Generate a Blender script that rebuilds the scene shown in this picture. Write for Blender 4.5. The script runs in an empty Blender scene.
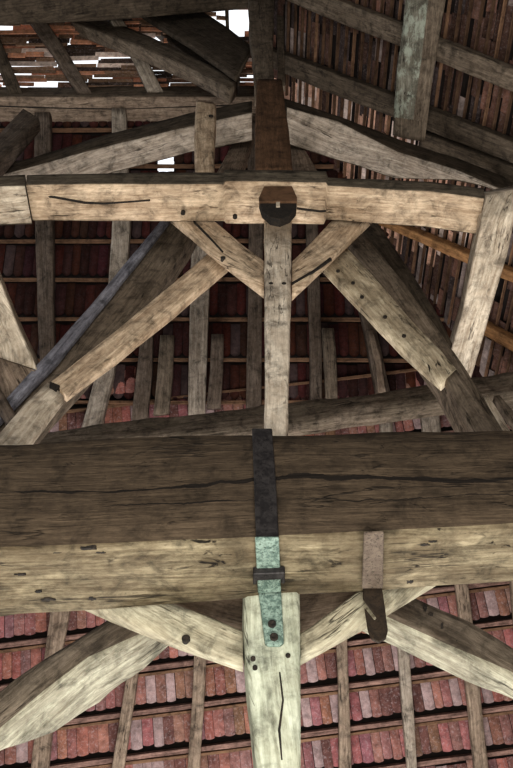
import bpy, bmesh, math, random
from mathutils import Vector, noise

random.seed(7)
SC = bpy.context.scene
COL = SC.collection

# ---------------------------------------------------------------- camera
F = 800.0
PITCH = math.radians(52)
CP, SP = math.cos(PITCH), math.sin(PITCH)
EYE = Vector((0, 0, 1.6))
cam_d = bpy.data.cameras.new('camera')
cam_d.sensor_fit = 'HORIZONTAL'
cam_d.sensor_width = 36
cam_d.lens = 36 * F / 513
cam_d.clip_end = 200
cam = bpy.data.objects.new('camera', cam_d)
COL.objects.link(cam)
cam.location = EYE
cam.rotation_euler = (math.radians(90) + PITCH, 0, 0)
SC.camera = cam


def ray(px, py):
    a = (px - 256.5) / F
    b = (384 - py) / F
    return Vector((a, CP - SP * b, SP + CP * b))


def PY(y):                       # a vertical plane y metres ahead of the eye
    return (Vector((0, 1, 0)), y)


NA = Vector((0, 1.28, 1)); DA = 13.28      # the hip slope ahead
NB = Vector((1.28, 0, 1)); DB = 9.78       # the right-hand slope


def off(n, d, o):                # the same plane moved o metres inward
    return (n, d - o * n.length)


def at(px, py, plane):
    n, d = plane
    r = ray(px, py)
    return EYE + r * (d / n.dot(r))


# ---------------------------------------------------------------- tagging
def tag(o, label=None, cat=None, group=None, kind=None):
    if label: o['label'] = label
    if cat: o['category'] = cat
    if group: o['group'] = group
    if kind: o['kind'] = kind
    return o


def link(name, bm, mat, parent=None, smooth=True):
    me = bpy.data.meshes.new(name)
    bm.to_mesh(me); bm.free()
    for p in me.polygons: p.use_smooth = smooth
    for m in (mat if isinstance(mat, (list, tuple)) else [mat]): me.materials.append(m)
    o = bpy.data.objects.new(name, me)
    COL.objects.link(o)
    if parent: o.parent = parent
    return o


# ---------------------------------------------------------------- materials
def nodes(name):
    m = bpy.data.materials.new(name); m.use_nodes = True
    nt = m.node_tree
    b = nt.nodes['Principled BSDF']
    return m, nt, b


def N(nt, t, **kw):
    n = nt.nodes.new(t)
    for k, v in kw.items():
        if k in n.inputs.keys() if hasattr(n.inputs, 'keys') else False: n.inputs[k].default_value = v
        else: setattr(n, k, v)
    return n


def L(nt, a, b): nt.links.new(a, b)


def math_n(nt, op, a, b=None, c=None, clamp=False):
    n = nt.nodes.new('ShaderNodeMath'); n.operation = op; n.use_clamp = clamp
    for i, v in enumerate((a, b, c)):
        if v is None: continue
        if isinstance(v, (int, float)): n.inputs[i].default_value = v
        else: L(nt, v, n.inputs[i])
    return n.outputs[0]


def ramp(nt, fac, stops):
    n = nt.nodes.new('ShaderNodeValToRGB')
    e = n.color_ramp.elements
    while len(e) < len(stops): e.new(0.5)
    for i, (p, c) in enumerate(stops):
        e[i].position = p
        e[i].color = (c, c, c, 1) if isinstance(c, (int, float)) else (*c, 1)
    L(nt, fac, n.inputs[0])
    return n.outputs[0]


def mix(nt, fac, a, b, mode='MIX'):
    n = nt.nodes.new('ShaderNodeMix'); n.data_type = 'RGBA'; n.blend_type = mode
    if isinstance(fac, (int, float)): n.inputs[0].default_value = fac
    else: L(nt, fac, n.inputs[0])
    for i, v in ((6, a), (7, b)):
        if isinstance(v, tuple): n.inputs[i].default_value = (*v, 1)
        else: L(nt, v, n.inputs[i])
    return n.outputs[2]


def noise_n(nt, vec, scale, detail=6, rough=.6, dist=0):
    n = nt.nodes.new('ShaderNodeTexNoise')
    n.inputs['Scale'].default_value = scale
    n.inputs['Detail'].default_value = detail
    n.inputs['Roughness'].default_value = rough
    n.inputs['Distortion'].default_value = dist
    L(nt, vec, n.inputs['Vector'])
    return n.outputs[0]


def wood(name, light, dark, stain=(.05, .035, .025), crack=.8, worm=0.0, blotch=.5, bump=.5, crackv=None, moss=None):
    m, nt, b = nodes(name)
    uv = nt.nodes.new('ShaderNodeUVMap'); uv.uv_map = 'UVMap'
    oi = nt.nodes.new('ShaderNodeObjectInfo')
    comb = nt.nodes.new('ShaderNodeCombineXYZ')
    L(nt, math_n(nt, 'MULTIPLY', oi.outputs['Random'], 40), comb.inputs[2])
    add = nt.nodes.new('ShaderNodeVectorMath'); add.operation = 'ADD'
    L(nt, uv.outputs[0], add.inputs[0]); L(nt, comb.outputs[0], add.inputs[1])
    vec = add.outputs[0]

    def sc(x, y):
        mp = nt.nodes.new('ShaderNodeMapping')
        mp.inputs['Scale'].default_value = (x, y, 1)
        L(nt, vec, mp.inputs['Vector'])
        return mp.outputs[0]
    grain = noise_n(nt, sc(1.6, 26), 1.6, 9, .68, .6)
    blot = noise_n(nt, sc(2.2, 4.5), 1.5, 6, .62, .5)
    fine = noise_n(nt, sc(8, 60), 1.5, 4, .7)
    g = math_n(nt, 'ADD', math_n(nt, 'MULTIPLY', grain, .75), math_n(nt, 'MULTIPLY', fine, .25))
    grit = noise_n(nt, sc(14, 34), 1.5, 6, .75, .4)
    g = math_n(nt, 'ADD', math_n(nt, 'MULTIPLY', g, .7), math_n(nt, 'MULTIPLY', grit, .3))
    base = mix(nt, ramp(nt, g, [(.41, 0.0), (.59, 1.0)]), tuple(c * .8 for c in dark), light)
    sp = ramp(nt, noise_n(nt, sc(9, 22), 1.3, 5, .7, .7), [(.3, .62), (.42, 1.0)])
    base = mix(nt, 1.0, base, sp, 'MULTIPLY')
    st = math_n(nt, 'MULTIPLY', ramp(nt, blot, [(.44, 1.0), (.62, 0.0)]), blotch)
    base = mix(nt, st, base, mix(nt, .6, base, stain))
    # drying cracks that run with the grain
    cn = noise_n(nt, sc(.55, 5.5), 1.7, 5, .55, .35)
    band = math_n(nt, 'ABSOLUTE', math_n(nt, 'SUBTRACT', cn, .5))
    cm = ramp(nt, band, [(.003, 1.0), (.011, 0.0)])
    gate = ramp(nt, noise_n(nt, sc(1.3, 2.5), 1.9, 2), [(.53, 0.0), (.6, 1.0)])
    ck = math_n(nt, 'MULTIPLY', math_n(nt, 'MULTIPLY', cm, gate), crack)
    obj_ = nt.nodes.new('ShaderNodeTexCoord')
    dirt = noise_n(nt, obj_.outputs['Object'], 9, 7, .7, .5)
    base = mix(nt, 1.0, base, ramp(nt, dirt, [(.33, .42), (.5, .95), (.68, 1.18)]), 'MULTIPLY')
    if worm > 0:
        wn = noise_n(nt, sc(6, 16), 1.6, 4, .6, .8)
        wg = ramp(nt, noise_n(nt, sc(1.2, 1.8), 1.7, 2), [(.5, 0.0), (.6, 1.0)])
        wm = math_n(nt, 'MULTIPLY', math_n(nt, 'MULTIPLY', ramp(nt, wn, [(.33, 1.0), (.38, 0.0)]), wg), worm)
        ck = math_n(nt, 'MAXIMUM', ck, wm)
    if crackv:
        sep = nt.nodes.new('ShaderNodeSeparateXYZ'); L(nt, uv.outputs[0], sep.inputs[0])
        for v0, wid, s in crackv:
            mp = nt.nodes.new('ShaderNodeMapping'); mp.inputs['Scale'].default_value = (1.6, 0, 1)
            mp.inputs['Location'].default_value = (s, s, 0)
            L(nt, uv.outputs[0], mp.inputs['Vector'])
            w1 = noise_n(nt, mp.outputs[0], 1.5, 6, .6)
            pos = math_n(nt, 'ADD', math_n(nt, 'MULTIPLY', math_n(nt, 'SUBTRACT', w1, .5), .14), v0)
            dd = math_n(nt, 'ABSOLUTE', math_n(nt, 'SUBTRACT', sep.outputs[1], pos))
            mp2 = nt.nodes.new('ShaderNodeMapping'); mp2.inputs['Scale'].default_value = (2.6, 0, 1)
            mp2.inputs['Location'].default_value = (s + 9, s, 0)
            L(nt, uv.outputs[0], mp2.inputs['Vector'])
            w2 = ramp(nt, noise_n(nt, mp2.outputs[0], 1.2, 3), [(.36, 0.0), (.62, 1.0)])
            lim = math_n(nt, 'MULTIPLY', w2, wid)
            line = math_n(nt, 'LESS_THAN', dd, lim)
            ck = math_n(nt, 'MAXIMUM', ck, line)
    if moss:
        mn = ramp(nt, noise_n(nt, sc(5, 9), 1.4, 7, .7), [(.5, 0.0), (.6, 1.0)])
        base = mix(nt, math_n(nt, 'MULTIPLY', mn, .7), base, moss)
    col = mix(nt, ck, base, (.012, .009, .007))
    L(nt, col, b.inputs['Base Color'])
    b.inputs['Roughness'].default_value = .85
    b.inputs['Specular IOR Level'].default_value = .25
    bp = nt.nodes.new('ShaderNodeBump'); bp.inputs['Strength'].default_value = bump
    bp.inputs['Distance'].default_value = .02
    h = math_n(nt, 'SUBTRACT', math_n(nt, 'ADD', g, math_n(nt, 'MULTIPLY', blot, .5)), math_n(nt, 'MULTIPLY', ck, .8))
    L(nt, h, bp.inputs['Height']); L(nt, bp.outputs[0], b.inputs['Normal'])
    return m


def iron(name, c1, c2, scale=30, metallic=.3, rough=.7):
    m, nt, b = nodes(name)
    tc = nt.nodes.new('ShaderNodeTexCoord')
    n = noise_n(nt, tc.outputs['Object'], scale, 7, .7, .4)
    sp = ramp(nt, noise_n(nt, tc.outputs['Object'], scale * 3, 4, .7), [(.36, .25), (.45, 1.0)])
    L(nt, mix(nt, 1.0, mix(nt, ramp(nt, n, [(.43, 0.0), (.57, 1.0)]), c1, c2), sp, 'MULTIPLY'), b.inputs['Base Color'])
    b.inputs['Metallic'].default_value = metallic
    b.inputs['Roughness'].default_value = rough
    bp = nt.nodes.new('ShaderNodeBump'); bp.inputs['Strength'].default_value = .5; bp.inputs['Distance'].default_value = .01
    L(nt, n, bp.inputs['Height']); L(nt, bp.outputs[0], b.inputs['Normal'])
    return m


def tile_mat(name, val=1.0, sat=1.0):
    m, nt, b = nodes(name)
    at_ = nt.nodes.new('ShaderNodeAttribute'); at_.attribute_name = 'Col'
    tc = nt.nodes.new('ShaderNodeTexCoord')
    n = noise_n(nt, tc.outputs['Object'], 14, 6, .7, .3)
    n2 = noise_n(nt, tc.outputs['Object'], 45, 4, .7)
    dk = mix(nt, 1.0, at_.outputs['Color'], ramp(nt, n, [(.3, .45), (.65, 1.15)]), 'MULTIPLY')
    c = mix(nt, math_n(nt, 'MULTIPLY', ramp(nt, n2, [(.52, 0.0), (.68, 1.0)]), .35), dk, (.42, .36, .38))
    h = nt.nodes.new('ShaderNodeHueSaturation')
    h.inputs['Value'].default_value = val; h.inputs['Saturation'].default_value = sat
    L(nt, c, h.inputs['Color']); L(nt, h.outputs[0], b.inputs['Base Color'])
    b.inputs['Roughness'].default_value = .9
    b.inputs['Specular IOR Level'].default_value = .2
    bp = nt.nodes.new('ShaderNodeBump'); bp.inputs['Strength'].default_value = .4; bp.inputs['Distance'].default_value = .01
    L(nt, n2, bp.inputs['Height']); L(nt, bp.outputs[0], b.inputs['Normal'])
    return m


M = {}
M['cream'] = wood('cream_wood', (.72, .58, .43), (.42, .31, .21), stain=(.2, .13, .08), worm=.5, bump=.5)
M['king'] = wood('whitish_wood', (.84, .76, .64), (.56, .47, .37), stain=(.34, .26, .19), worm=.5, blotch=.6, bump=.5)
M['cream_dark'] = wood('cream_wood_painted_shade', (.2, .17, .13), (.09, .075, .055), bump=.5)  # cream wood with the near face's shade put into its colour
M['pale'] = wood('pale_wood', (.74, .66, .54), (.46, .38, .29), stain=(.28, .21, .15), worm=.6, bump=.5)
M['spotted'] = wood('wormy_pale_wood', (.66, .58, .44), (.4, .33, .23), stain=(.14, .1, .06), worm=1.0, blotch=.85, bump=.6)
M['post'] = wood('greenish_pale_wood', (.58, .615, .5), (.36, .38, .29), stain=(.3, .27, .2), worm=.5, blotch=.4, bump=.5)
M['brace'] = wood('grey_green_wood', (.52, .495, .38), (.28, .25, .18), stain=(.24, .2, .14), worm=.6, blotch=.6, bump=.6)
M['tie_face'] = wood('tie_wood_painted_shade', (.1, .074, .05), (.045, .032, .021), stain=(.05, .036, .024), worm=.5, blotch=.6, crackv=[(.245, .011, 3.0), (.33, .004, 17.0)], bump=.7)  # shade on the tie beam's near face put into a darker wood colour
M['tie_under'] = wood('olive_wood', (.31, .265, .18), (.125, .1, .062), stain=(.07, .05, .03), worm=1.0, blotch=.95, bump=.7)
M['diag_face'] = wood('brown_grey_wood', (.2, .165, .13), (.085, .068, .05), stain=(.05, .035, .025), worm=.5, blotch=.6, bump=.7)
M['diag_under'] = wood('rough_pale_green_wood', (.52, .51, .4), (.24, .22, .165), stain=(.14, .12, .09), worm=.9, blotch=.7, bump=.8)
M['rafter'] = wood('rafter_wood', (.36, .285, .22), (.18, .135, .1), stain=(.16, .11, .08), blotch=.4)
M['rafter_mid'] = wood('rafter_wood_painted_shade', (.2, .16, .13), (.1, .078, .06), stain=(.1, .07, .05), blotch=.5)  # darker copy of the rafter wood, shade put into its colour
M['rafter_pale'] = wood('pale_rafter_wood', (.46, .405, .34), (.25, .205, .16), stain=(.2, .16, .13), blotch=.4)
M['rafter_dark'] = wood('dark_rafter_wood', (.15, .12, .09), (.07, .054, .04), stain=(.04, .03, .02))
M['grey'] = wood('grey_brown_wood', (.27, .22, .17), (.12, .095, .07), stain=(.1, .075, .055), worm=.4, blotch=.6)
M['dark'] = wood('dark_brown_wood', (.14, .11, .08), (.06, .047, .034), stain=(.03, .022, .016))
M['brown'] = wood('brown_sawn_wood', (.18, .105, .062), (.1, .058, .034), stain=(.08, .045, .026), crack=.3, blotch=.4)
M['blue'] = wood('painted_skylight_wood', (.33, .33, .375), (.14, .135, .155), stain=(.08, .08, .1))  # bluish sky light on the strut board painted into the wood
M['tan'] = wood('tan_batten_wood', (.26, .16, .1), (.15, .09, .055), stain=(.15, .08, .05), crack=.2)
M['lath'] = wood('dark_lath_wood', (.14, .085, .055), (.075, .045, .028), stain=(.06, .035, .02), crack=.2)
M['orange'] = wood('orange_rafter_wood', (.46, .26, .12), (.28, .15, .07), stain=(.15, .08, .04), crack=.3)
M['redbatten'] = wood('red_brown_batten_wood', (.36, .23, .19), (.15, .09, .075), stain=(.05, .03, .025), crack=.3)
M['mottled'] = wood('lichen_mottled_wood', (.3, .29, .24), (.16, .15, .12), stain=(.08, .07, .05), worm=1.0, blotch=.8, moss=(.4, .44, .37))
M['log'] = wood('grey_log_wood', (.34, .28, .22), (.14, .108, .08), stain=(.1, .085, .06), worm=.4, blotch=.7, bump=.9)
M['hole'] = iron('dark_peg', (.012, .01, .008), (.03, .022, .016), 60, 0, .9)
M['strap_dark'] = iron('dark_iron', (.018, .016, .017), (.04, .036, .036), 30, .3, .6)
M['strap_green'] = iron('verdigris_iron', (.09, .14, .12), (.25, .335, .29), 45, .1, .75)
M['rust'] = iron('dark_rust', (.022, .015, .01), (.04, .027, .017), 35, .3, .7)
M['stain_plate'] = iron('purple_brown_iron', (.105, .08, .062), (.14, .11, .085), 40, .1, .8)
M['tile'] = tile_mat('tile_clay', 1.0, .86)
M['tile_painted_shade'] = tile_mat('tile_clay_painted_shade', .16, 1.05)  # same clay, shade of the middle band put into its colour
M['tile_side'] = tile_mat('tile_clay_side', .58, .9)
M['slat'] = tile_mat('slat_wood', 1.5, .95)
mm, nt_, b_ = nodes('roof_dark_backing')
b_.inputs['Base Color'].default_value = (.02, .014, .012, 1); b_.inputs['Roughness'].default_value = 1
M['back'] = mm


# ---------------------------------------------------------------- timber loft
def beam(name, stations, plane, thick, mat, label=None, cat=None, group=None, parent=None,
         ext=(0, 0), amp=.008, cham=.012, seed=None, mats=None, nrm=None, step=.05, end_amp=0.0):
    """stations: (ax, ay, bx, by[, Y[, thick]]) - the two edges of the near face.
    mats: (front, side at B, back, side at A) material indices."""
    pts = []
    for s in stations:
        pl = PY(s[4]) if len(s) > 4 and s[4] is not None else plane
        th = s[5] if len(s) > 5 else thick
        pts.append((at(s[0], s[1], pl), at(s[2], s[3], pl), th))
    if ext[0]:
        (a0, b0, t0), (a1, b1, t1) = pts[0], pts[1]
        pts.insert(0, (a0 + (a0 - a1).normalized() * ext[0], b0 + (b0 - b1).normalized() * ext[0], t0))
    if ext[1]:
        (a0, b0, t0), (a1, b1, t1) = pts[-1], pts[-2]
        pts.append((a0 + (a0 - a1).normalized() * ext[1], b0 + (b0 - b1).normalized() * ext[1], t0))
    if nrm is None:
        n = plane[0].normalized() if plane else Vector((0, 1, 0))
    else:
        n = Vector(nrm).normalized()
    rows = []
    u = 0
    for i in range(len(pts) - 1):
        (a0, b0, t0), (a1, b1, t1) = pts[i], pts[i + 1]
        l = ((a1 + b1) / 2 - (a0 + b0) / 2).length
        k = max(1, int(l / step))
        for j in range(k + (1 if i == len(pts) - 2 else 0)):
            f = j / k
            rows.append((a0.lerp(a1, f), b0.lerp(b1, f), t0 + (t1 - t0) * f, u + l * f))
        u += l
    sd = seed if seed is not None else random.uniform(0, 100)
    bm = bmesh.new()
    uvl = bm.loops.layers.uv.new('UVMap')
    rings = []
    for (a, b, t, uu) in rows:
        w = (b - a).length
        e = (b - a) / max(w, 1e-6)
        c = min(cham, w * .25, t * .25)
        sec = []       # (pos, side)
        ks = 4
        for i in range(ks + 1): sec.append((a + e * (c + (w - 2 * c) * i / ks), 0))
        for i in range(ks + 1): sec.append((b + n * (c + (t - 2 * c) * i / ks), 1))
        for i in range(ks + 1): sec.append((b + n * t - e * (c + (w - 2 * c) * i / ks), 2))
        for i in range(ks + 1): sec.append((a + n * (t - c - (t - 2 * c) * i / ks), 3))
        ring = []
        v = 0; prev = None
        mid = (a + b) / 2 + n * t / 2
        for p, sidx in sec:
            if prev is not None: v += (p - prev).length
            prev = p
            q = Vector((uu * 1.2, 0, sd)) + (p - mid) * 6
            d = noise.noise(q) * .65 + noise.noise(q * 3.1) * .35
            d2 = noise.noise(Vector((uu * .9, sd * 3.7, 5))) * .7
            pp = p + (p - mid).normalized() * d * amp * 2.2 + e * d2 * amp * .8
            ring.append((bm.verts.new(pp), uu, v, sidx))
        rings.append((ring, v + (sec[0][0] - prev).length))
    nn = len(rings[0][0])
    for r in range(len(rings) - 1):
        R0, v0 = rings[r]; R1, v1 = rings[r + 1]
        for i in range(nn):
            j = (i + 1) % nn
            f = bm.faces.new((R0[i][0], R1[i][0], R1[j][0], R0[j][0]))
            if mats:
                si = R0[i][3]
                if (i + 1) % (5) == 0:       # the chamfers belong to the lighter of their sides
                    si = R0[j][3]
                f.material_index = mats[si]
            vals = [(R0[i][1], R0[i][2]), (R1[i][1], R1[i][2]), (R1[j][1], R1[j][2] if j else v1), (R0[j][1], R0[j][2] if j else v0)]
            for lp, uvv in zip(f.loops, vals): lp[uvl].uv = uvv
    for ring, flip in ((rings[0][0], False), (rings[-1][0], True)):
        vs = [x[0] for x in ring]
        f = bm.faces.new(vs if flip else vs[::-1])
        for lp in f.loops:
            lp[uvl].uv = (lp.vert.co.dot(n) * .6, lp.vert.co.dot(vs[5].co - vs[0].co) * 3)
    bmesh.ops.recalc_face_normals(bm, faces=bm.faces)
    o = link(name, bm, mat, parent)
    if label: tag(o, label, cat, group)
    return o


def prism(name, poly, plane, thick, mat, parent=None, nrm=None, bevel=.003):
    n = Vector(nrm).normalized() if nrm is not None else plane[0].normalized()
    bm = bmesh.new()
    f0 = [bm.verts.new(at(x, y, plane)) for x, y in poly]
    f1 = [bm.verts.new(v.co + n * thick) for v in f0]
    k = len(poly)
    bm.faces.new(f0); bm.faces.new(f1[::-1])
    for i in range(k):
        bm.faces.new((f0[i], f1[i], f1[(i + 1) % k], f0[(i + 1) % k]))
    bmesh.ops.recalc_face_normals(bm, faces=bm.faces)
    if bevel: bmesh.ops.bevel(bm, geom=list(bm.edges), offset=bevel, segments=1, affect='EDGES')
    return link(name, bm, mat, parent, smooth=False)


def peg(px, py, plane, r, parent, name='peg_hole', mat=None, n=None, h=.012, label=None):
    """a short round peg or bore seen on the face of a timber"""
    c = at(px, py, plane)
    n = (Vector(n) if n is not None else plane[0]).normalized()
    q = n.to_track_quat('Z', 'Y')
    bm = bmesh.new()
    k = 12
    ro = [bm.verts.new(c + q @ Vector((r * math.cos(a), r * math.sin(a) * .9, -h))) for a in [i * 2 * math.pi / k for i in range(k)]]
    ri = [bm.verts.new(c + q @ Vector((r * .6 * math.cos(a), r * .6 * math.sin(a) * .9, -h * .6))) for a in [i * 2 * math.pi / k for i in range(k)]]
    rb = [bm.verts.new(c + q @ Vector((r * math.cos(a), r * math.sin(a) * .9, .02))) for a in [i * 2 * math.pi / k for i in range(k)]]
    for i in range(k):
        j = (i + 1) % k
        bm.faces.new((ro[i], ro[j], ri[j], ri[i])); bm.faces.new((ro[i], rb[i], rb[j], ro[j]))
    bm.faces.new(ri)
    bm.faces.new(rb)
    bmesh.ops.recalc_face_normals(bm, faces=bm.faces)
    o = link(name, bm, mat or M['hole'], parent)
    if label: o['label'] = label
    return o


ORD = ['first', 'second', 'third', 'fourth', 'fifth', 'sixth', 'seventh', 'eighth', 'ninth', 'tenth', 'eleventh', 'twelfth',
       'thirteenth', 'fourteenth', 'fifteenth', 'sixteenth', 'seventeenth', 'eighteenth', 'nineteenth', 'twentieth']
ORD += ['twenty-' + o for o in ORD[:9]] + ['thirtieth'] + ['thirty-' + o for o in ORD[:9]] + ['fortieth'] + ['forty-' + o for o in ORD[:9]]

# ================================================================ the great tie beam
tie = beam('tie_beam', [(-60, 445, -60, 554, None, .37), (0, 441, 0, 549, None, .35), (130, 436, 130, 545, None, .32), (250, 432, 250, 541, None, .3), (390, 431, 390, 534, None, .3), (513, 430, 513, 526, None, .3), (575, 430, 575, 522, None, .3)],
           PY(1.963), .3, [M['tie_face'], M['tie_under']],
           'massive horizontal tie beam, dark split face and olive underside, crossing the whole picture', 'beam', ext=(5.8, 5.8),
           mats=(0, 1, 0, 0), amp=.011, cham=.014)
zu = at(130, 545, PY(1.963)).z - 1.6 - .012


def pit(px, py, rx, ry, plane, parent, name='rot_pit'):
    k = 17; rx *= .8; ry *= .75
    sd = random.uniform(0, 50)
    poly = []
    for i in range(k):
        a = i * 2 * math.pi / k
        r = 1 + 1.1 * noise.noise(Vector((math.cos(a) * 2.3, math.sin(a) * 2.3, sd)))
        poly.append((px + rx * r * math.cos(a), py + ry * r * math.sin(a)))
    return prism(name, poly, plane, .02, M['hole'], parent, bevel=0)


def zat(x): return (Vector((0, 0, 1)), at(x, 549 - .044 * x, PY(1.963)).z - 1.6 - .009)
for (x, y, rx, ry) in ((88, 549, 8, 1.6), (101, 553, 6, 1.4), (52, 553, 9, .9), (48, 600, 7, 2), (38, 592, 4, 1.2), (92, 599, 4, 2), (178, 578, 5, 1), (410, 582, 4.5, 2.2), (424, 545, 6, 1.2), (432, 542, 5, 1), (304, 557, 8, .9), (20, 575, 6, 1)):
    pit(x, y, rx, ry, zat(x), tie)
# ================================================================ collar beam
collar = beam('collar_beam', [(27, 174, 26, 185, 2.06, .25), (120, 173, 120, 184.5, 2.06, .25), (223, 172, 223, 184.5, 2.06, .245), (225, 169, 225, 181.5, 2.05, .285), (326, 171, 326, 182.5, 2.05, .285), (328, 177, 328, 186, 2.06, .23), (430, 182, 430, 192, 2.06, .235), (484, 189, 484, 199, 2.06, .24)],
              PY(2.06), .25, [M['cream_dark'], M['cream']],
              'pale cream horizontal collar beam high above the tie beam, with a dark round socket at its middle', 'beam', mats=(0, 1, 0, 0), amp=.006, cham=.008)
# the tenon block under its middle
prism('tenon_block', [(259, 197), (264, 186), (292, 186), (297, 197), (297, 201), (259, 201)], PY(2.045), .03, M['brown'], collar)
prism('socket', [(259, 200), (297, 200), (296, 208), (290, 215), (280, 219), (270, 217), (262, 210)], PY(2.06), .05, M['hole'], collar, nrm=(0, 1, -.1))['label'] = 'dark half-round socket in the underside'
prism('bolt', [(276, 199), (280, 199), (280, 206), (276, 206)], PY(2.05), .012, M['pale'], collar, bevel=.001)
for (x0, y0, x1, y1) in ((365, 216, 357, 200), (366, 216, 366, 199), (365, 216, 376, 206), (364, 217, 352, 221), (367, 217, 371, 226)):
    dx, dy = x1 - x0, y1 - y0
    l = math.hypot(dx, dy); nx, ny = -dy / l * .9, dx / l * .9
    prism('iron_spike', [(x0 - nx, y0 - ny), (x0 + nx, y0 + ny), (x1 + nx * .3, y1 + ny * .3), (x1 - nx * .3, y1 - ny * .3)], (Vector((0, 0, 1)), 4.58), .02, M['hole'], collar, bevel=0)
zc = at(120, 184.5, PY(2.06)).z - 1.6 - .006
beam('drying_crack', [(25, 192, 25, 194.5), (55, 196, 55, 198.5), (85, 202, 85, 204), (105, 203, 105, 204.5), (150, 200, 150, 201)], (Vector((0, 0, 1)), zc), .01, M['hole'], parent=collar, amp=.002, cham=.001)
beam('drying_crack', [(297, 208, 297, 209.5), (320, 211, 320, 212.5), (352, 209, 352, 210), (372, 205, 372, 206)], (Vector((0, 0, 1)), zc - .01), .01, M['hole'], parent=collar, amp=.002, cham=.001)
pz = (Vector((0, 0, 1)), 4.62)
for x, y in ((183, 213), (235, 217)): peg(x, y, (Vector((0, 0, 1)), 4.605), .014, collar, h=.008)

beam('collar_end_timber', [(-60, 186, -62, 196, 2.06, .25), (-5, 177, -5, 188, 2.06, .25), (25, 175, 25, 187, 2.06, .25)], PY(2.06), .25, [M['cream_dark'], M['pale']],
     'short grey-white timber scarfed to the left end of the collar beam', 'beam', ext=(.8, 0), mats=(0, 1, 0, 0), amp=.007)

# ================================================================ posts
king = beam('king_post', [(264, 222, 292, 222, 2.302, .16), (264, 300, 291, 300, 2.22, .15), (265, 362, 290, 362, 2.14, .15), (265, 385, 289, 385, 2.11, .14), (264, 415, 289, 415, 2.07, .14), (264, 433, 288, 433, 2.05, .13)],
            PY(2.302), .16, M['king'], 'pale upright post between the tie beam and the collar beam, with two dark peg holes', 'post', ext=(.05, .05), amp=.006)
for x in (271, 284): peg(x, 284, PY(2.238), .012, king, n=(0, 1, 0), h=.006)

upper = beam('upper_king_post', [(256.5, 79, 282, 79), (255, 130, 289, 130), (255, 170, 293, 170)], PY(2.1), .2, M['brown'],
             'reddish brown sawn post standing on the middle of the collar beam', 'post', ext=(.0, .0), amp=.004)
ridge = beam('ridge_post', [(247, -30, 273, -30, 2.02, .16), (249, 20, 274, 20, 2.08, .16), (253, 60, 273, 60, 2.13, .16), (254, 84, 273, 84, 2.16, .16)], PY(2.1), .16, M['grey'],
             'grey weathered post rising above the brown post to the top edge of the picture', 'post', ext=(0, .1), amp=.012)
beam('ridge_board', [(276, -20, 284, -20, 2.2, .05), (277, 40, 284, 40, 2.24, .05), (278, 82, 285, 82, 2.28, .05)], PY(2.2), .05, M['grey'],
     'thin grey board beside the right edge of the grey top post', 'board', ext=(.1, .1), amp=.003, cham=.004)

lower = beam('main_post', [(243, 592, 299, 590), (243, 630, 299, 630), (246, 665, 299, 665), (251, 710, 299, 710), (257, 768, 299, 768)], PY(2.24), .2, M['post'],
             'very pale greenish post with flared head, standing under the tie beam', 'post', ext=(.05, 2.72), amp=.006)
for x, y in ((288, 656), (253, 659), (255, 668)): peg(x, y, PY(2.236), .008, lower, h=.006)
beam('crack_mouth', [(279, 672, 280.5, 672), (282, 700, 284, 700), (278, 730, 280.5, 730), (281, 760, 283, 760)], PY(2.235), .01, M['hole'], parent=lower, amp=.002, cham=.001)

stub = beam('stub_post', [(196, 100, 216, 103), (195, 124, 216, 125), (194, 150, 214, 150), (195, 173, 214, 173)], PY(2.16), .11, M['cream'],
            'short stub post with rounded top and one dark hole, standing on the collar beam', 'post', amp=.006, cham=.018)
peg(211, 116, PY(2.155), .018, stub, h=.006)

# ================================================================ braces at the collar
br = beam('collar_brace', [(213, 218, 174, 219), (240, 241, 218, 256), (264, 260, 264, 291)], PY(2.31), .06, M['cream'],
          'left pale brace slanting from the collar beam down to the king post', 'brace', group='braces between collar beam and king post', ext=(.05, 0), amp=.005)
peg(223, 258, PY(2.305), .014, br, h=.006)
beam('split', [(193, 221, 195, 221), (207, 236, 209, 235), (222, 252, 223.5, 251)], PY(2.304), .012, M['hole'], parent=br, amp=.002, cham=.001)
br = beam('collar_brace', [(334, 218, 370, 219), (313, 239, 343, 245), (292, 260, 292, 293)], PY(2.31), .06, M['cream'],
          'right pale brace slanting from the collar beam down to the king post', 'brace', group='braces between collar beam and king post', ext=(.05, 0), amp=.005)
beam('split', [(292, 282, 292, 284), (313, 270, 313, 272), (330, 257, 332, 259)], PY(2.303), .012, M['hole'], parent=br, amp=.002, cham=.001)

# ================================================================ long raking struts
s = beam('raking_strut', [(208, 251, 226, 266), (158, 293, 177, 308), (106, 337, 124, 351), (51, 380, 66, 394)], PY(2.45), .06, M['cream'],
         'front pale strut on the left, running from the collar brace down to the tie beam', 'strut', ext=(.04, 0), amp=.009)
beam('splice_piece', [(47, 382, 64, 396), (24, 404, 46, 417), (-2, 435, 30, 440), (-22, 456, 8, 460)], PY(2.452), .055, M['pale'], parent=s, amp=.008)
prism('splice_notch', [(50, 381), (60, 385), (56, 391), (49, 387)], PY(2.44), .03, M['hole'], s)
s = beam('raking_strut', [(350, 250, 325, 267), (383, 285, 362, 306), (417, 324, 402, 348), (442, 351, 429, 372), (457, 368, 442, 382)], PY(2.45), .06, M['spotted'],
         'front pale strut on the right with a row of dark peg holes', 'strut', ext=(.04, 0), amp=.009)
beam('splice_piece', [(457, 369, 445, 380), (478, 400, 461, 409), (503, 433, 480, 436), (520, 456, 496, 457)], PY(2.455), .055, M['grey'], parent=s, amp=.008)
for x, y in ((338, 271), (353, 283), (362, 297), (385, 317), (404, 336)): peg(x, y, PY(2.443), .011, s, h=.006)
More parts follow.
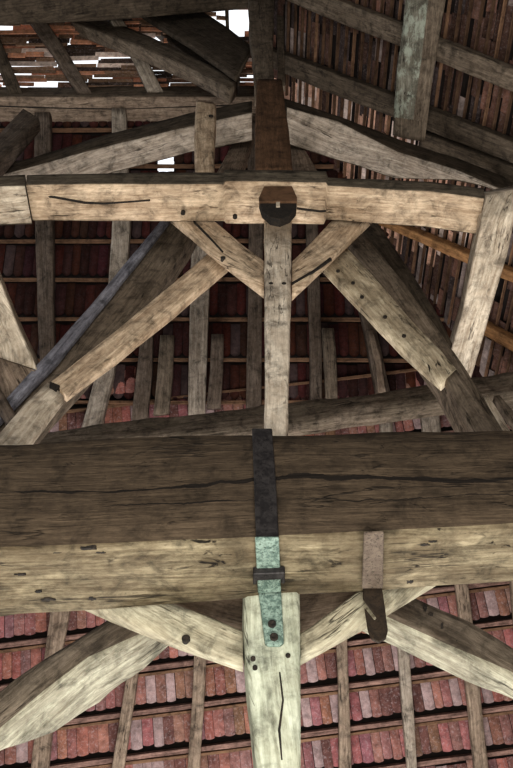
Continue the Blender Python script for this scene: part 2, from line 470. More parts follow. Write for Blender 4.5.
# the darker ones behind them
beam('rear_strut', [(166, 220, 196, 226), (110, 292, 150, 300), (55, 355, 92, 360), (0, 420, 30, 425), (-25, 452, 5, 458)], PY(2.72), .16, M['grey'],
     'dark brown strut on the left, lying behind the front pale strut', 'strut', ext=(.1, .1), amp=.01)
beam('strut_board', [(159, 221, 167, 222), (101, 290, 110, 295), (46, 354, 56, 360), (0, 404, 8, 410), (-26, 434, -18, 440)], PY(2.66), .05, M['blue'],
     'blue-grey lit board along the upper edge of the dark left strut', 'board', ext=(.1, .1), amp=.006)
beam('rear_strut', [(366, 236, 348, 240), (400, 276, 380, 290), (430, 318, 412, 335), (455, 352, 440, 372), (492, 410, 470, 420)], PY(2.72), .2, [M['grey'], M['dark']],
     'dark brown strut on the right, lying behind the pale strut with peg holes', 'strut', ext=(.15, .15), amp=.01, mats=(0, 0, 1, 1))
beam('inner_strut', [(385, 232, 366, 236), (410, 268, 396, 276), (440, 318, 425, 330), (448, 334, 436, 346)], PY(2.95), .1, M['dark'],
     'blackish strut on the right, topmost of the three slanting side by side', 'strut', ext=(.2, .1), amp=.008)

# ================================================================ timbers at both picture edges
beam('side_timber', [(526, 188, 486, 196, 2.06, .2), (516, 215, 482, 222, 2.12, .2), (508, 255, 474, 255, 2.4, .2), (490, 315, 462, 315, 2.85, .2), (476, 362, 448, 362, 3.2, .2)], PY(2.1), .2, M['pale'],
     'pale broad timber at the right edge, slanting down from the end of the collar beam', 'beam', ext=(0, .15), nrm=(.15, .3, .95), amp=.008)
st_ = beam('left_side_timber', [(-60, 230, 0, 282, 2.3, .22), (-50, 300, 16, 322, 2.5, .22), (-40, 330, 30, 352, 2.6, .22), (-38, 345, 37, 370, 2.65, .22)], PY(2.3), .2, M['pale'],
      'very pale broad timber entering at the left edge behind the struts', 'beam', nrm=(-.15, .6, .8), amp=.01, ext=(.8, 0))
st_.name = 'side_timber'
beam('foot_painted_shade', [(-38, 346, 37, 371, 2.655, .22), (-30, 375, 33, 392, 2.7, .22), (-25, 400, 12, 412, 2.75, .22)], PY(2.3), .2, M['rafter'], parent=st_, nrm=(-.15, .6, .8), amp=.008)  # lower end of the timber, its shade painted as browner wood
beam('short_strut', [(-5, 380, -16, 392), (10, 405, 2, 412), (22, 425, 10, 432)], PY(2.56), .07, M['rafter_mid'],
     'small brown strut at the left edge under the very pale timber', 'strut', ext=(.1, .1), amp=.004)
for (s0, s1, w) in (((483, 396), (502, 432), 'first'), ((494, 396), (520, 432), 'second')):
    beam('loose_plank', [(s0[0], s0[1], s0[0] + 6, s0[1] - 1), ((s0[0] + s1[0]) / 2 - 1, (s0[1] + s1[1]) / 2, (s0[0] + s1[0]) / 2 + 7, (s0[1] + s1[1]) / 2 - 2), (s1[0], s1[1], s1[0] + 9, s1[1])],
         PY(2.8 if w == 'first' else 2.95), .05, M['pale' if w == 'first' else 'grey'],
         w + ' narrow slanting plank at the right edge, counted from the peg-holed strut', 'plank', ext=(.0, .1), amp=.004, cham=.005)

# ================================================================ upper principals, purlins
beam('principal_rafter', [(-20, 168, -20, 180, 2.8, .28), (35, 156, 33, 166, 2.75, .28), (110, 133, 110, 146, 2.65, .26), (190, 113, 190, 127, 2.5, .22), (252, 100, 252, 113, 2.4, .25)], PY(2.5), .26,
     [M['dark'], M['rafter_pale']], 'left curved principal rafter above the collar beam, dark face and pale grey underside', 'rafter', mats=(0, 1, 0, 0), amp=.012, ext=(.8, 0))
beam('principal_rafter', [(284, 98, 287, 108, 2.35, .32), (335, 115, 338, 122, 2.5, .34), (400, 139, 398, 152, 2.7, .25), (460, 158, 455, 170, 2.85, .1), (490, 170, 488, 184, 2.9, .04), (530, 186, 530, 202, 3.0, .04)], PY(2.5), .26,
     [M['dark'], M['rafter_pale']], 'right curved principal rafter above the collar beam, broad bright grey underside', 'rafter', mats=(0, 1, 0, 0), amp=.012, ext=(0, .6))
up_ = beam('upper_purlin', [(-20, 86, -20, 97), (60, 87, 60, 97), (150, 85, 150, 97), (247, 86, 247, 97)], PY(3.0), .3, [M['grey'], M['rafter']],
     'horizontal brown purlin with a long crack, upper left between the collar beam and the roof', 'beam', mats=(0, 1, 0, 0), amp=.008, ext=(1.0, .1))
beam('drying_crack', [(-20, 105, -20, 106.5), (40, 107, 40, 108.5), (120, 109, 120, 110), (200, 106, 200, 107), (240, 105, 240, 106)], (Vector((0, 0, 1)), at(60, 97, PY(3.0)).z - 1.6 - .008), .01, M['hole'], parent=up_, amp=.003, cham=.001)
beam('top_beam', [(-30, -50, -30, -4), (100, -56, 100, -9), (250, -64, 250, -20)], PY(1.95), .3, [M['dark'], M['rafter_dark']],
     'dark horizontal beam along the top left edge of the picture', 'beam', mats=(0, 1, 0, 0), amp=.006, ext=(1.0, .0))
beam('long_purlin', [(433, -30, 452, -30, 1.50, .24), (430, 0, 447, 0, 1.66, .24), (421, 70, 435, 70, 2.2, .24), (412, 138, 426, 142, 2.78, .2)], PY(2.5), .2, [M['grey'], M['mottled']],
     'thick grey timber mottled with lichen, hanging over the right-hand roof slope', 'beam', mats=(0, 0, 0, 1), ext=(.6, .0), nrm=(-.85, .05, .5), amp=.008)
beam('hip_rafter', [(92, 14, 84, 26), (150, 36, 138, 46), (200, 60, 190, 68), (232, 76, 224, 86)], PY(2.45), .15, M['grey'],
     'brown diagonal timber at upper left running down towards the grey top post', 'rafter', ext=(.3, .1), amp=.006)
beam('wide_plank', [(196, 6, 140, 13), (226, 26, 190, 44), (252, 46, 236, 76)], PY(2.35), .06, M['rafter_dark'],
     'broad dark plank slanting from the top beam to the grey top post', 'plank', ext=(.15, .0), amp=.006)
beam('gap_shadow_strip', [(160, 17, 138, 15), (196, 43, 176, 46), (240, 76, 220, 76)], PY(2.6), .1, M['dark'],  # solid strip standing for the shadow line under the broad plank
     'blackish strip put in as the shadow between the broad plank and the brown diagonal timber', 'plank', ext=(.1, .0), amp=.004)
beam('corner_strut', [(-22, 156, -24, 190), (22, 109, 38, 119)], PY(2.62), .12, M['rafter_mid'],
     'short brown diagonal strut in the left corner under the upper purlin', 'strut', ext=(.2, .02), amp=.005)
beam('upper_strut', [(242, 122, 254, 134), (229, 148, 247, 155), (215, 174, 240, 176)], PY(2.75), .1, M['rafter'],
     'left short strut under the principal rafter beside the brown post', 'strut', amp=.005)
beam('upper_strut', [(285, 130, 299, 138), (291, 152, 309, 156), (294, 174, 320, 174)], PY(2.75), .1, M['rafter'],
     'right short strut under the principal rafter beside the brown post', 'strut', amp=.005)

log = beam('log_purlin', [(20, 434, 20, 452), (60, 428, 60, 446), (130, 419, 130, 441), (200, 409, 200, 437), (262, 403, 262, 432), (292, 401, 292, 424), (345, 395, 335, 417), (400, 387, 400, 407), (445, 381, 445, 401), (492, 374, 492, 397)], PY(4.6), .2, M['log'],
           'crooked grey log lying across behind the king post, just above the tie beam', 'log', amp=.03, cham=.05, ext=(1.2, .9))

# ================================================================ under the tie beam
k = beam('knee_brace', [(166, 599, 94, 606, 2.285), (205, 613, 166, 638, 2.285), (243, 630, 243, 665, 2.285)], PY(2.285), .06, M['brace'],
         'left knee brace under the tie beam, broad grey-green face meeting the pale main post', 'brace', ext=(.14, 0), amp=.006)
peg(186, 639, PY(2.279), .014, k, h=.006)
k = beam('knee_brace', [(366, 584, 430, 583, 2.285), (330, 611, 366, 622, 2.285), (300, 632, 301, 658, 2.285)], PY(2.285), .06, M['brace'],
         'right knee brace under the tie beam, pale face passing behind the iron hook plate', 'brace', ext=(.14, 0), amp=.006)
beam('rear_knee_brace', [(180, 570, 150, 590), (215, 575, 200, 615), (248, 585, 248, 645)], PY(2.48), .1, M['rafter'],
     'dark brace seen above the left knee brace, in the corner by the main post', 'brace', ext=(.05, 0), amp=.005)
beam('rear_knee_brace', [(372, 565, 380, 590), (335, 572, 345, 610), (296, 580, 296, 650)], PY(2.48), .1, M['rafter'],
     'dark brace seen above the right knee brace, in the corner by the main post', 'brace', ext=(.05, 0), amp=.005)
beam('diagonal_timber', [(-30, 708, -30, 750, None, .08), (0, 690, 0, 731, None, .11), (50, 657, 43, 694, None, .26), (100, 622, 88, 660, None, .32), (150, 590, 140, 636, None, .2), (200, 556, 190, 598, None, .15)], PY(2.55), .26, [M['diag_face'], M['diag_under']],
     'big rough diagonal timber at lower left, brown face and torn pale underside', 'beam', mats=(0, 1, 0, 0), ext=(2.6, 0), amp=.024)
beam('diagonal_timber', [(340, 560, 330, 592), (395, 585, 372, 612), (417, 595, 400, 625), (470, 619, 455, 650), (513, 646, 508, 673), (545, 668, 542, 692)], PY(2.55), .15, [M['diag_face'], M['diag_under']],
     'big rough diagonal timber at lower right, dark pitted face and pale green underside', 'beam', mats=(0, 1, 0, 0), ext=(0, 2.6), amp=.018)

for (x, y, rx, ry) in ((425, 607, 2.2, 4), (442, 626, 1.8, 4.5), (456, 641, 2.5, 1.5), (431, 613, 3, 1.5)):
    pit(x, y, rx, ry, PY(2.54), bpy.data.objects['diagonal_timber.001'])
# ================================================================ ironwork
strap = bpy.data.objects.new('iron_strap', None); COL.objects.link(strap)
strap.location = at(266, 541, PY(1.95))
tag(strap, 'flat iron strap round the middle of the tie beam, bolted to the main post', 'strap')


def adopt(o, root):
    o.parent = root
    o.matrix_parent_inverse = root.matrix_basis.inverted()
    return o


zt = at(266, 541, PY(1.963)).z
o = prism('face_band', [(252, 428), (272, 428), (276, 480), (279, 540), (256, 540), (254, 480)], PY(1.945), .012, M['strap_dark'])  # near-face band in darker iron than the green bands
o['label'] = 'dark upper band'; adopt(o, strap)
pu = (Vector((0, 0, 1)), zt - 1.6 - .018)
o = prism('under_band', [(255, 539), (279, 539), (281, 592), (258, 594)], pu, .012, M['strap_green']); o['label'] = 'green-grey verdigris band'; adopt(o, strap)
o = prism('post_band', [(258, 588), (281, 588), (284, 642), (280, 645), (268, 645), (265, 643)], PY(2.222), .014, M['strap_green']); o['label'] = 'green-grey verdigris plate'; adopt(o, strap)
for x, y in ((272, 625), (274, 638)): adopt(peg(x, y, PY(2.222), .013, None, name='bolt', mat=M['hole'], h=.012), strap)
staple = prism('staple', [(253, 574), (285, 573), (285, 584), (281, 584), (281, 580), (257, 581), (257, 585), (253, 585)], (Vector((0, 0, 1)), zt - 1.6 - .04), .03, M['strap_dark'])
adopt(staple, strap)

hook = prism('iron_hook', [(363, 587), (363, 598), (377, 617), (374.5, 620), (364.5, 607), (368, 630), (372, 639), (379, 642), (386, 638), (388, 630), (385, 607), (382, 587)], PY(2.2), .012, M['rust'])
tag(hook, 'flat dark iron hook plate with a slanting notch, hanging under the tie beam', 'hook')
o = prism('mounting_plate', [(364, 534), (384, 533), (383, 589), (362, 589)], (Vector((0, 0, 1)), zt - 1.6 - .02), .012, M['stain_plate'], hook)

# ================================================================ roof: the hip slope ahead
def tilecol(bright):
    r = random.random()
    if r < .68: c = (.34 + random.uniform(-.08, .08), .125 + random.uniform(-.02, .03), .1 + random.uniform(-.02, .03))
    elif r < .86: c = (.44, .3, .29)
    else: c = (.2, .08, .065)
    k = random.uniform(.82, 1.12) * bright
    return (c[0] * k, c[1] * k, c[2] * k, 1)


def slope_mesh(name, origin, U, V, Nn, u0, u1, v0, v1, course, pitch, cover, mat, keep, round_=False, bright=1.0):
    """tiles laid in courses: u along the course, v up the slope, Nn outward. keep(p) says where the slope exists, 0 hole, 1 yes."""
    bm = bmesh.new()
    cl = bm.loops.layers.float_color.new('Col')
    rows = int((v1 - v0) / course)
    for r in range(rows):
        vb = v0 + r * course
        u = u0 + random.uniform(-.3, 0) * pitch
        while u < u1:
            w = pitch * random.uniform(.85, 1.12)
            kc = keep(origin + U * (u + w / 2) + V * (vb + course * .4))
            if kc is None:
                u += w; continue
            # the backing of this cell (upper tile layer)
            if kc:
                q = [origin + U * (u - .001) + V * (vb - .002) + Nn * .07, origin + U * (u + w + .001) + V * (vb - .002) + Nn * .07,
                     origin + U * (u + w + .001) + V * (vb + course + .002) + Nn * .07, origin + U * (u - .001) + V * (vb + course + .002) + Nn * .07]
                f = bm.faces.new([bm.verts.new(p) for p in q]); f.material_index = 1
                g = .004 * random.random()
                sag = random.uniform(-.012, .012)
                tl = course * cover * random.uniform(.97, 1.02)
                lo = vb + course * (1 - cover) + sag
                hi = lo + tl
                c = tilecol(bright)
                # outline with a rounded or clipped lower end
                kx = 5
                pts = []
                for i in range(kx + 1):
                    t = i / kx
                    x = u + g + (w - 2 * g) * t
                    dip = (1 - (2 * t - 1) ** 2) * (w * (.42 if round_ else .1))
                    pts.append((x, lo - dip + w * .2, -math.cos((t - .5) * math.pi) * .008))
                bot = []; top = []; botb = []
                for x, y, h in pts:
                    tilt0, tilt1 = .0, .045
                    bot.append(bm.verts.new(origin + U * x + V * y + Nn * (tilt0 + h)))
                    top.append(bm.verts.new(origin + U * x + V * hi + Nn * (tilt1 + h)))
                    botb.append(bm.verts.new(origin + U * x + V * y + Nn * (tilt0 + h + .016)))
                for i in range(kx):
                    f = bm.faces.new((bot[i], bot[i + 1], top[i + 1], top[i]))
                    for lp in f.loops:
                        lp[cl] = c
                    f = bm.faces.new((botb[i], botb[i + 1], bot[i + 1], bot[i]))
                    for lp in f.loops: lp[cl] = (c[0] * 1.15, c[1] * 1.15, c[2] * 1.2, 1)
            u += w
    o = link(name, bm, [mat, M['back']])
    tag(o, kind='structure')
    return o


nA = NA.normalized()
UA = Vector((1, 0, 0)); VA = Vector((0, -1, 1.28)).normalized()


def project(p):
    d = p - EYE
    x = d.x; up = -SP * d.y + CP * d.z; fw = CP * d.y + SP * d.z
    if fw <= 0: return (9999, 9999)
    return (256.5 + F * x / fw, 384 - F * up / fw)


HOLES = [(160, 138, 178, 186), (214, 138, 224, 152)]
PA = (NA, DA)


def hipx(p):          # height of the right slope above this point; negative = outside the hip
    return (DB - 1.28 * p.x) - (p.z - 1.6)


def keepA(p):
    if hipx(p) < -.35 and p.x > 0: return None
    x, y = project(p)
    for h in HOLES:
        if h[0] < x < h[2] and h[1] < y < h[3]: return 0
    return 1


# middle band (horizontal courses)
o_mid = at(256.5, 405, PA)
v_top = (at(256.5, 92, PA) - o_mid).dot(VA)
slope_mid = slope_mesh('ceiling_slope_middle', o_mid, UA, VA, nA, -6.9, 6.0, 0, v_top + .05, .455, .105, .8, M['tile_painted_shade'], keepA, round_=True)
# lower band (courses rising to the right)
ANG = math.radians(7.0)
U2 = (UA * math.cos(ANG) + VA * math.sin(ANG)); V2 = (VA * math.cos(ANG) - UA * math.sin(ANG))
o_low = at(256.5, 660, PA)


def keepL(p):
    if hipx(p) < -.35 and p.x > 0: return None
    if (p - o_mid).dot(VA) > .2: return None
    return 1


C2 = .385
slope_low = slope_mesh('ceiling_slope_lower', o_low, U2, V2, nA, -6.9, 6.9, -C2 * 9, C2 * 11, C2, .1, .72, M['tile'], keepL, bright=.72)


def batten(name, p0, p1, wid, dep, Nn, Vv, mat, label, group, cat='batten'):
    """a straight strip from p0 to p1, wid up the slope, dep thick, slightly wavy"""
    bm = bmesh.new(); uvl = bm.loops.layers.uv.new('UVMap')
    l = (p1 - p0).length; k = max(2, int(l / .25)); sd = random.uniform(0, 99)
    rings = []
    for i in range(k + 1):
        t = i / k
        c = p0.lerp(p1, t) + Vv * noise.noise(Vector((t * l * .8, sd, 0))) * .012
        ww = wid * (1 + .25 * noise.noise(Vector((t * l * 2.2, sd, 4))))
        rings.append(([bm.verts.new(c + Vv * a * ww / 2 + Nn * b * dep) for a, b in ((-1, 0), (-.7, -1), (.7, -1), (1, 0))], t * l))
    for i in range(k):
        R0, u0 = rings[i]; R1, u1 = rings[i + 1]
        for j in range(4):
            j2 = (j + 1) % 4
            f = bm.faces.new((R0[j], R1[j], R1[j2], R0[j2]))
            for lp, q in zip(f.loops, ((u0, j * wid), (u1, j * wid), (u1, (j + 1) * wid), (u0, (j + 1) * wid))): lp[uvl].uv = q
    bm.faces.new(rings[0][0][::-1]); bm.faces.new(rings[-1][0])
    bmesh.ops.recalc_face_normals(bm, faces=bm.faces)
    o = link(name, bm, mat, smooth=False)
    tag(o, label, cat, group)
    return o


def clip_hip(p0, U, u1):
    """walk along a course until the right hip"""
    u = -5.0
    best = u1
    for i in range(400):
        q = p0 + U * (i * .03)
        if q.x > 0 and hipx(q) < .06: best = i * .03; break
    return min(best, u1)


# battens of the lower band
n_low = 0
for r in range(-9, 11):
    vb = r * C2
    p = o_low + V2 * vb
    y = project(p)[1]
    lo, hi = project(p - U2 * 2.5)[1], project(p + U2 * 2.5)[1]
    if min(lo, hi) > 768 or (p - o_mid).dot(VA) > -.1: continue
    e1 = clip_hip(p, U2, 4.6)
    hid = 430 < y < 585
    if hid and r > 0 and hi > 470: continue
    n_low += 1
    w = ORD[n_low - 1]
    batten('roof_batten', o_low + V2 * (vb + C2 * .99) - U2 * 4.6 + nA * .03, o_low + V2 * (vb + C2 * .99) + U2 * e1 + nA * .03, .035, .035, nA, V2, M['tan'],
           w + ' thin tan batten up the lower tile slope, counted from the bottom edge', 'tan battens of the lower tile slope')
    batten('roof_batten', o_low + V2 * (vb + C2 * .12) - U2 * 4.6 + nA * .03, o_low + V2 * (vb + C2 * .12) + U2 * e1 + nA * .03, .06, .05, nA, V2, M['redbatten'],
           w + ' dark red-brown batten up the lower tile slope, counted from the bottom edge', 'dark battens of the lower tile slope')
n_mid = 0
for r in range(0, 30):
    vb = r * .455
    p = o_mid + VA * vb
    y = project(p)[1]
    if y < 110: break
    if 170 < y < 222: continue
    n_mid += 1
    e1 = clip_hip(p, UA, 4.6)
    batten('roof_batten', p - UA * 4.8 + VA * .03 + nA * .01, p + UA * e1 + VA * .03 + nA * .01, .04, .035, nA, VA, M['tan'],
           ORD[n_mid - 1] + ' horizontal batten of the shaded tiles above the crooked log, counted from the log upwards', 'battens of the shaded tile slope')

# rafters over the hip slope
RA = off(NA, DA, .14)


def rafter(sts, mat, label, group, ext=(.0, .0), amp=.006, o_=.14, th=.12, name='rafter'):
    return beam(name, sts, off(NA, DA, o_), th, mat, label, 'rafter' if name == 'rafter' else 'stud', group, ext=ext, amp=amp, cham=.008, step=.08)


low = [((51.5, 605, 70.5, 605), (39.5, 690, 55.5, 690), (29.5, 775, 47.5, 775)),
       ((129.5, 655, 140.5, 655), (119.5, 720, 131.5, 720), (110.5, 775, 123.5, 775)),
       ((194.5, 650, 206.5, 650), (191.5, 710, 203.5, 710), (187.5, 775, 199.5, 775)),
       ((336.5, 630, 347.5, 630), (338.5, 700, 349.5, 700), (339.5, 775, 351.5, 775)),
       ((397.5, 640, 408.5, 640), (402.5, 710, 413.5, 710), (408.5, 775, 417.5, 775)),
       ((454.5, 575, 467.5, 575), (465.5, 680, 479.5, 680), (475.5, 775, 489.5, 775)),
       ((510.5, 575, 521.5, 575), (519.5, 680, 531.5, 680), (528.5, 775, 542.5, 775))]
for i, r in enumerate(low):
    rafter(r, M['rafter'] if i != 4 else M['rafter_pale'], ORD[i] + ' brown rafter from the left over the red tiles below the tie beam', 'rafters of the lower tile slope', ext=(.5, .4), th=.07, o_=.1)
mid = [((34, 120, 50, 120), (35, 225, 52, 225), (37, 300, 53, 300), (40, 362, 54, 362), 'rafter_mid', 'first'),
       ((112, 116, 126, 116), (112, 220, 130, 220), (107, 300, 124, 300), (95, 375, 113, 375), (82, 424, 101, 424), 'rafter_pale', 'second'),
       ((193, 180, 210, 180), (190, 290, 209, 290), (189, 350, 207, 350), (188, 406, 205, 406), 'rafter_pale', 'third'),
       ((247, 130, 262, 130), (249, 225, 263, 225), (248, 320, 262, 320), (246, 406, 261, 406), 'rafter_mid', 'fourth'),
       ((306, 200, 317, 200), (308, 290, 320, 290), (310, 345, 322, 345), (310, 400, 322, 400), 'rafter_mid', 'fifth'),
       ((352, 280, 362, 280), (364, 325, 376, 325), (376, 390, 390, 390), 'rafter_mid', 'sixth')]
for m in mid:
    rafter(m[:-2], M[m[-2]], m[-1] + ' upright rafter from the left behind the struts, in front of the shaded tiles', 'rafters of the shaded tile slope', ext=(.1, .1))
stud = [((141, 330, 153, 330), (136, 375, 152, 375), (131, 419, 147, 419), 'rafter_mid', 'first'),
        ((160, 335, 174, 335), (157, 375, 172, 375), (153, 415, 168, 413), 'grey', 'second'),
        ((211, 334, 223, 334), (210, 370, 223, 370), (207, 408, 221, 408), 'rafter_mid', 'third'),
        ((322, 328, 334, 328), (324, 360, 337, 360), (326, 398, 338, 398), 'grey', 'fourth'),
        ((368, 330, 374, 330), (374, 360, 382, 360), (379, 392, 386, 392), 'rafter', 'fifth')]
for m in stud:
    rafter(m[:-2], M[m[-2]], m[-1] + ' short stud from the left standing on the crooked log', 'short studs on the crooked log', name='short_stud', o_=.2, th=.08)
bit = [((380, 405, 392, 405), (381, 436, 393, 436)), ((420, 400, 438, 400), (424, 436, 442, 436)), ((326, 415, 336, 415), (326, 436, 336, 436))]
for i, m in enumerate(bit):
    rafter(m, M['rafter_pale'] if i != 2 else M['tan'], ['middle', 'rightmost', 'leftmost'][i] + ' of the three short rafter pieces showing between the crooked log and the tie beam', 'rafter pieces under the log', ext=(0, .3), o_=.12)

# ---------------------------------------------------------------- the open slatted top left (same slope, above the tiles)
o_top = at(256.5, 92, PA)
bm = bmesh.new(); cl = bm.loops.layers.float_color.new('Col')
v = .05
SKY = [(200, 5, 246, 40), (145, 48, 178, 78)]
while v < 2.6:
    h = random.uniform(.04, .07)
    u = -5.5 + random.uniform(-.4, 0)
    while u < .15:
        l = random.uniform(.15, .7)
        c0 = o_top + UA * (u + l / 2) + VA * (v + h / 2)
        x, y = project(c0)
        insky = any(a < x < c and b < y < d for a, b, c, d in SKY)
        pr = .1
        if insky: pr = .5
        if random.random() > pr and u + l < .25:
            r = random.random()
            if r < .4: c = (.22, .14, .09)
            elif r < .64: c = (.5, .24, .14)
            elif r < .84: c = (.05, .035, .028)
            else: c = (.62, .5, .44)
            kk = random.uniform(.7, 1.3); c = (c[0] * kk, c[1] * kk, c[2] * kk, 1)
            lift = random.uniform(0, .05); tw = random.uniform(-.012, .012)
            hh = h * random.uniform(.8, 1.12)
            if insky: l *= .6
            b0 = o_top + UA * u + VA * v + nA * lift; b1 = b0 + UA * l + VA * tw
            vs = [bm.verts.new(p) for p in (b0, b1, b1 + VA * hh + nA * .012, b0 + VA * hh + nA * .012)]
            vt = [bm.verts.new(q.co + nA * .018) for q in vs]
            for fc in ((vs[0], vs[1], vs[2], vs[3]), (vt[3], vt[2], vt[1], vt[0]), (vs[1], vs[0], vt[0], vt[1]), (vs[2], vs[1], vt[1], vt[2]), (vs[3], vs[2], vt[2], vt[3]), (vs[0], vs[3], vt[3], vt[0])):
                f = bm.faces.new(fc)
                for lp in f.loops: lp[cl] = c
        u += l + (random.uniform(0, .03))
    v += h + random.uniform(-.004, .012)
# a second, outer layer with fewer gaps
v = .0
while v < 2.7:
    u = -5.6
    while u < .15:
        l = random.uniform(.3, .8)
        c0 = o_top + UA * (u + l / 2) + VA * (v + .05)
        x, y = project(c0)
        insky = any(a - 4 < x < c + 4 and b - 2 < y < d + 2 for a, b, c, d in SKY)
        if random.random() > (.33 if not insky else .97) and u + l < .2:
            kk = random.uniform(.6, 1.3)
            c = (.1 * kk, .06 * kk, .04 * kk, 1) if random.random() < .7 else (.45, .2, .12, 1)
            b0 = o_top + UA * u + VA * v + nA * .11
            vs = [bm.verts.new(p) for p in (b0, b0 + UA * l, b0 + UA * l + VA * .105, b0 + VA * .105)]
            f = bm.faces.new(vs)
            for lp in f.loops: lp[cl] = c
        u += l
    v += .1
tag(link('ceiling_slope_slatted', bm, M['slat'], smooth=False), kind='structure')
beam('roof_slat_upright', [(224.5, 4, 228.5, 4), (225.5, 22, 229, 22), (226, 44, 230, 44)], off(NA, DA, .1), .04, M['dark'],
     'thin dark upright slat against the bright sky gap at the top', 'slat', ext=(.1, .1), amp=.002, cham=.003)
jack = [((28, 20, 45, 19), (50, 50, 66, 50), (73, 86, 88, 86)), ((-22, 20, -8, 20), (-8, 52, 5, 52), (6, 87, 20, 87)), ((118, 34, 132, 34), (132, 58, 147, 58), (144, 84, 160, 84))]
for i, m in enumerate(jack):
    beam('jack_rafter', m, off(NA, DA, .16), .1, M[['rafter_mid', 'rafter_dark', 'rafter_pale'][i]],
         ['slanting grey-brown rafter below the slatted roof, second from the left edge', 'slanting rafter below the slatted roof at the left edge', 'slanting pale rafter below the slatted roof beside the brown diagonal timber'][i],
         'rafter', 'rafters under the slatted roof', ext=(.25, .1), amp=.005, cham=.008)

# ---------------------------------------------------------------- the right-hand slope
nB = NB.normalized()
VB = Vector((-1, 0, 1.28)).normalized()       # up the slope
o_b = EYE + Vector((0, 0, DB))
PB = (NB, DB)
bm = bmesh.new(); cl = bm.loops.layers.float_color.new('Col')


def hipA(p): return (DA - 1.28 * p.y) - (p.z - 1.6)


lath_pitch = .115
s = 0.02
nlath = 0
while s < 8.4:                                  # s down the slope from the ridge
    y = -2.5
    while y < 7:
        l = random.uniform(.18, .5)
        p = o_b - VB * s + Vector((0, y + l / 2, 0))
        if hipA(p) < -.3: break
        if random.random() > .02:
            r = random.random()
            if r < .45: c = (.2, .105, .075)
            elif r < .7: c = (.12, .085, .08)
            elif r < .86: c = (.33, .16, .11)
            else: c = (.42, .33, .3)
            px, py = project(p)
            if px < 480 and py > 78 + (px - 285) * .39 and py < 250: c = (1.3, .75, .52) if r < .55 else ((1.25, 1.0, .88) if r < .8 else (.2, .11, .08))  # daylit strip painted in as peach and pale tile colours
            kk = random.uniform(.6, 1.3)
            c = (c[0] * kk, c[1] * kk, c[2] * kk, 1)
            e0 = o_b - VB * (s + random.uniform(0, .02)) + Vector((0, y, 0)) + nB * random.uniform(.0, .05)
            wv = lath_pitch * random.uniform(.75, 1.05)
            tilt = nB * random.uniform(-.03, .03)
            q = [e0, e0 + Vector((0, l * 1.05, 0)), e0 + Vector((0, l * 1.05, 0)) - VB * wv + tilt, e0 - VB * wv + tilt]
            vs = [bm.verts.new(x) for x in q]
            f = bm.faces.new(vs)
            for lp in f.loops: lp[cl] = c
        y += l
    q = o_b - VB * s
    ymax = (DA - (q.z - 1.6)) / 1.28
    vs = [bm.verts.new(x) for x in (q + nB * .1 + Vector((0, -2.5, 0)), q + nB * .1 + Vector((0, ymax + .35, 0)), q + nB * .1 + Vector((0, ymax + .45, 0)) - VB * lath_pitch, q + nB * .1 + Vector((0, -2.5, 0)) - VB * lath_pitch)]
    f = bm.faces.new(vs); f.material_index = 1
    # a lath between every two rows of tiles
    a = q - nB * .01 + Vector((0, .6, 0)); b = q - nB * .01 + Vector((0, max(ymax - .05, .8), 0))
    pts = [project(a.lerp(b, i / 60)) for i in range(61)]
    vis = [p for p in pts if 284 < p[0] < 513 and 0 < p[1] < 400]
    if len(vis) > 2:
        nlath += 1
        batten('roof_lath', a, b, .02, .03, nB, VB, M['lath'] if nlath % 5 else M['tan'],
               ORD[nlath - 1] + ' thin lath along the right-hand roof slope, counted rightwards from the grey top post', 'laths of the right-hand roof slope', 'lath')
    s += lath_pitch
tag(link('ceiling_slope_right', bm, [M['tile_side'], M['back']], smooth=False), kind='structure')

RB = off(NB, DB, .12)
for sts, mt, lb in (
        (((283, -22, 276, -4), (330, -3, 322, 16), (420, 33, 412, 52), (520, 72, 514, 93)), 'grey', 'upper grey-brown rafter crossing the right-hand roof slope behind the mottled timber'),
        (((262, 46, 258, 62), (330, 72, 322, 90), (420, 106, 412, 125), (520, 145, 514, 165)), 'rafter_dark', 'middle dark rafter crossing the right-hand roof slope behind the mottled timber'),
        (((425, 134, 421, 152), (460, 147, 455, 166), (520, 170, 514, 192)), 'dark', 'short black rafter above the right end of the principal rafter'),
        (((372, 215, 370, 222), (420, 234, 418, 242), (480, 259, 477, 268), (530, 280, 527, 289)), 'orange', 'upper orange-brown rafter seen through the opening right of the struts'),
        (((462, 312, 460, 321), (490, 328, 487, 337), (530, 350, 527, 360)), 'orange', 'lower orange-brown rafter at the right edge beside the pale broad timber')):
    beam('side_rafter', sts, RB, .1, M[mt], lb, 'rafter', 'rafters of the right-hand roof slope', ext=(.05, .8), amp=.006, cham=.008, step=.08)

# ---------------------------------------------------------------- unseen slope added behind the viewer to keep sky light out, floor
def sheet(name, quad, mat):
    bm = bmesh.new()
    bm.faces.new([bm.verts.new(Vector(q)) for q in quad])
    o = link(name, bm, mat, smooth=False); tag(o, kind='structure'); return o


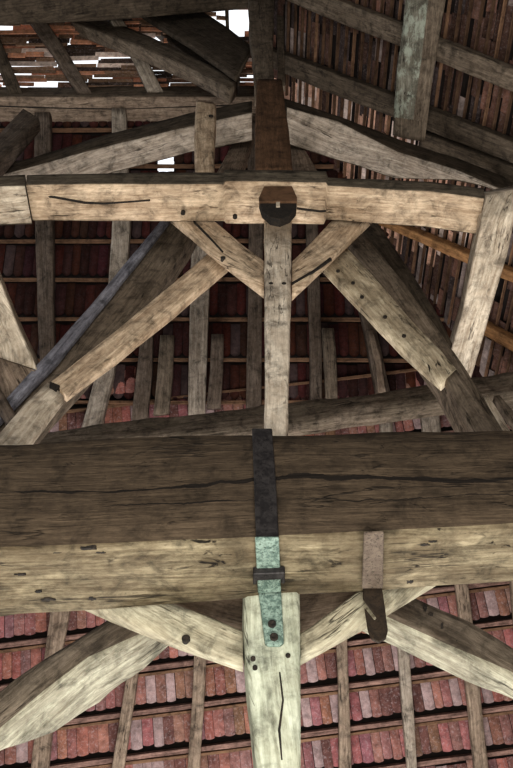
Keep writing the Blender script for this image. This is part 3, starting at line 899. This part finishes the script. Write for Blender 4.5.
sheet('added_slope_rear', [(-7, 1.75, 12.9), (7, 1.75, 12.9), (7, -6, 3.2), (-7, -6, 3.2)], M['back'])
m, nt, b = nodes('stone_floor')
tc = nt.nodes.new('ShaderNodeTexCoord')
L(nt, mix(nt, noise_n(nt, tc.outputs['Object'], 3, 6), (.3, .27, .23), (.5, .46, .4)), b.inputs['Base Color'])
b.inputs['Roughness'].default_value = .9
sheet('floor', [(-14, -10, 0), (14, -10, 0), (14, 16, 0), (-14, 16, 0)], m)

wm, nt, b = nodes('limewashed_stone')
tc = nt.nodes.new('ShaderNodeTexCoord')
L(nt, mix(nt, noise_n(nt, tc.outputs['Object'], 2, 7), (.3, .27, .23), (.46, .42, .36)), b.inputs['Base Color'])
b.inputs['Roughness'].default_value = .95
sheet('added_wall_far', [(-7, 8.3, 0), (7, 8.3, 0), (7, 8.3, 4.2), (-7, 8.3, 4.2)], wm)  # unseen walls added all round to block most of the sky
sheet('added_wall_near', [(-7, -6, 0), (7, -6, 0), (7, -6, 3.2), (-7, -6, 3.2)], wm)
sheet('added_wall_left', [(-7, -6, 0), (-7, 8.3, 0), (-7, 8.3, 5), (-7, -6, 5)], wm)
sheet('added_wall_right', [(7, -6, 0), (7, 8.3, 0), (7, 8.3, 5), (7, -6, 5)], wm)

# ================================================================ light
w = bpy.data.worlds.new('sky'); SC.world = w; w.use_nodes = True
bg = w.node_tree.nodes['Background']
bg.inputs[0].default_value = (.93, .96, 1, 1); bg.inputs[1].default_value = .75


def area(name, loc, target, size, power, col):
    d = bpy.data.lights.new(name, 'AREA'); d.energy = power; d.size = size; d.color = col
    o = bpy.data.objects.new(name, d); COL.objects.link(o)
    o.location = loc
    o.rotation_euler = (Vector(target) - Vector(loc)).to_track_quat('-Z', 'Y').to_euler()
    return o


area('daylight_below', (0, .2, .25), (0, 2.6, 5), 2.4, 190, (1, .95, .86))
area('front_fill', (0, -3.2, .9), (0, 2.3, 4.6), 3.0, 140, (1, .985, .95))  # added fill lamp behind the viewer, brightens upright faces
area('daylight_far_arcade', (0, 6.0, .4), (0, 5.6, 5), 4.0, 260, (1, .97, .95))

SC.view_settings.view_transform = 'Standard'
SC.view_settings.look = 'None'
SC.view_settings.exposure = .6
for lk in ('Medium High Contrast',):
    try: SC.view_settings.look = lk
    except Exception as e: print('LOOK', e)
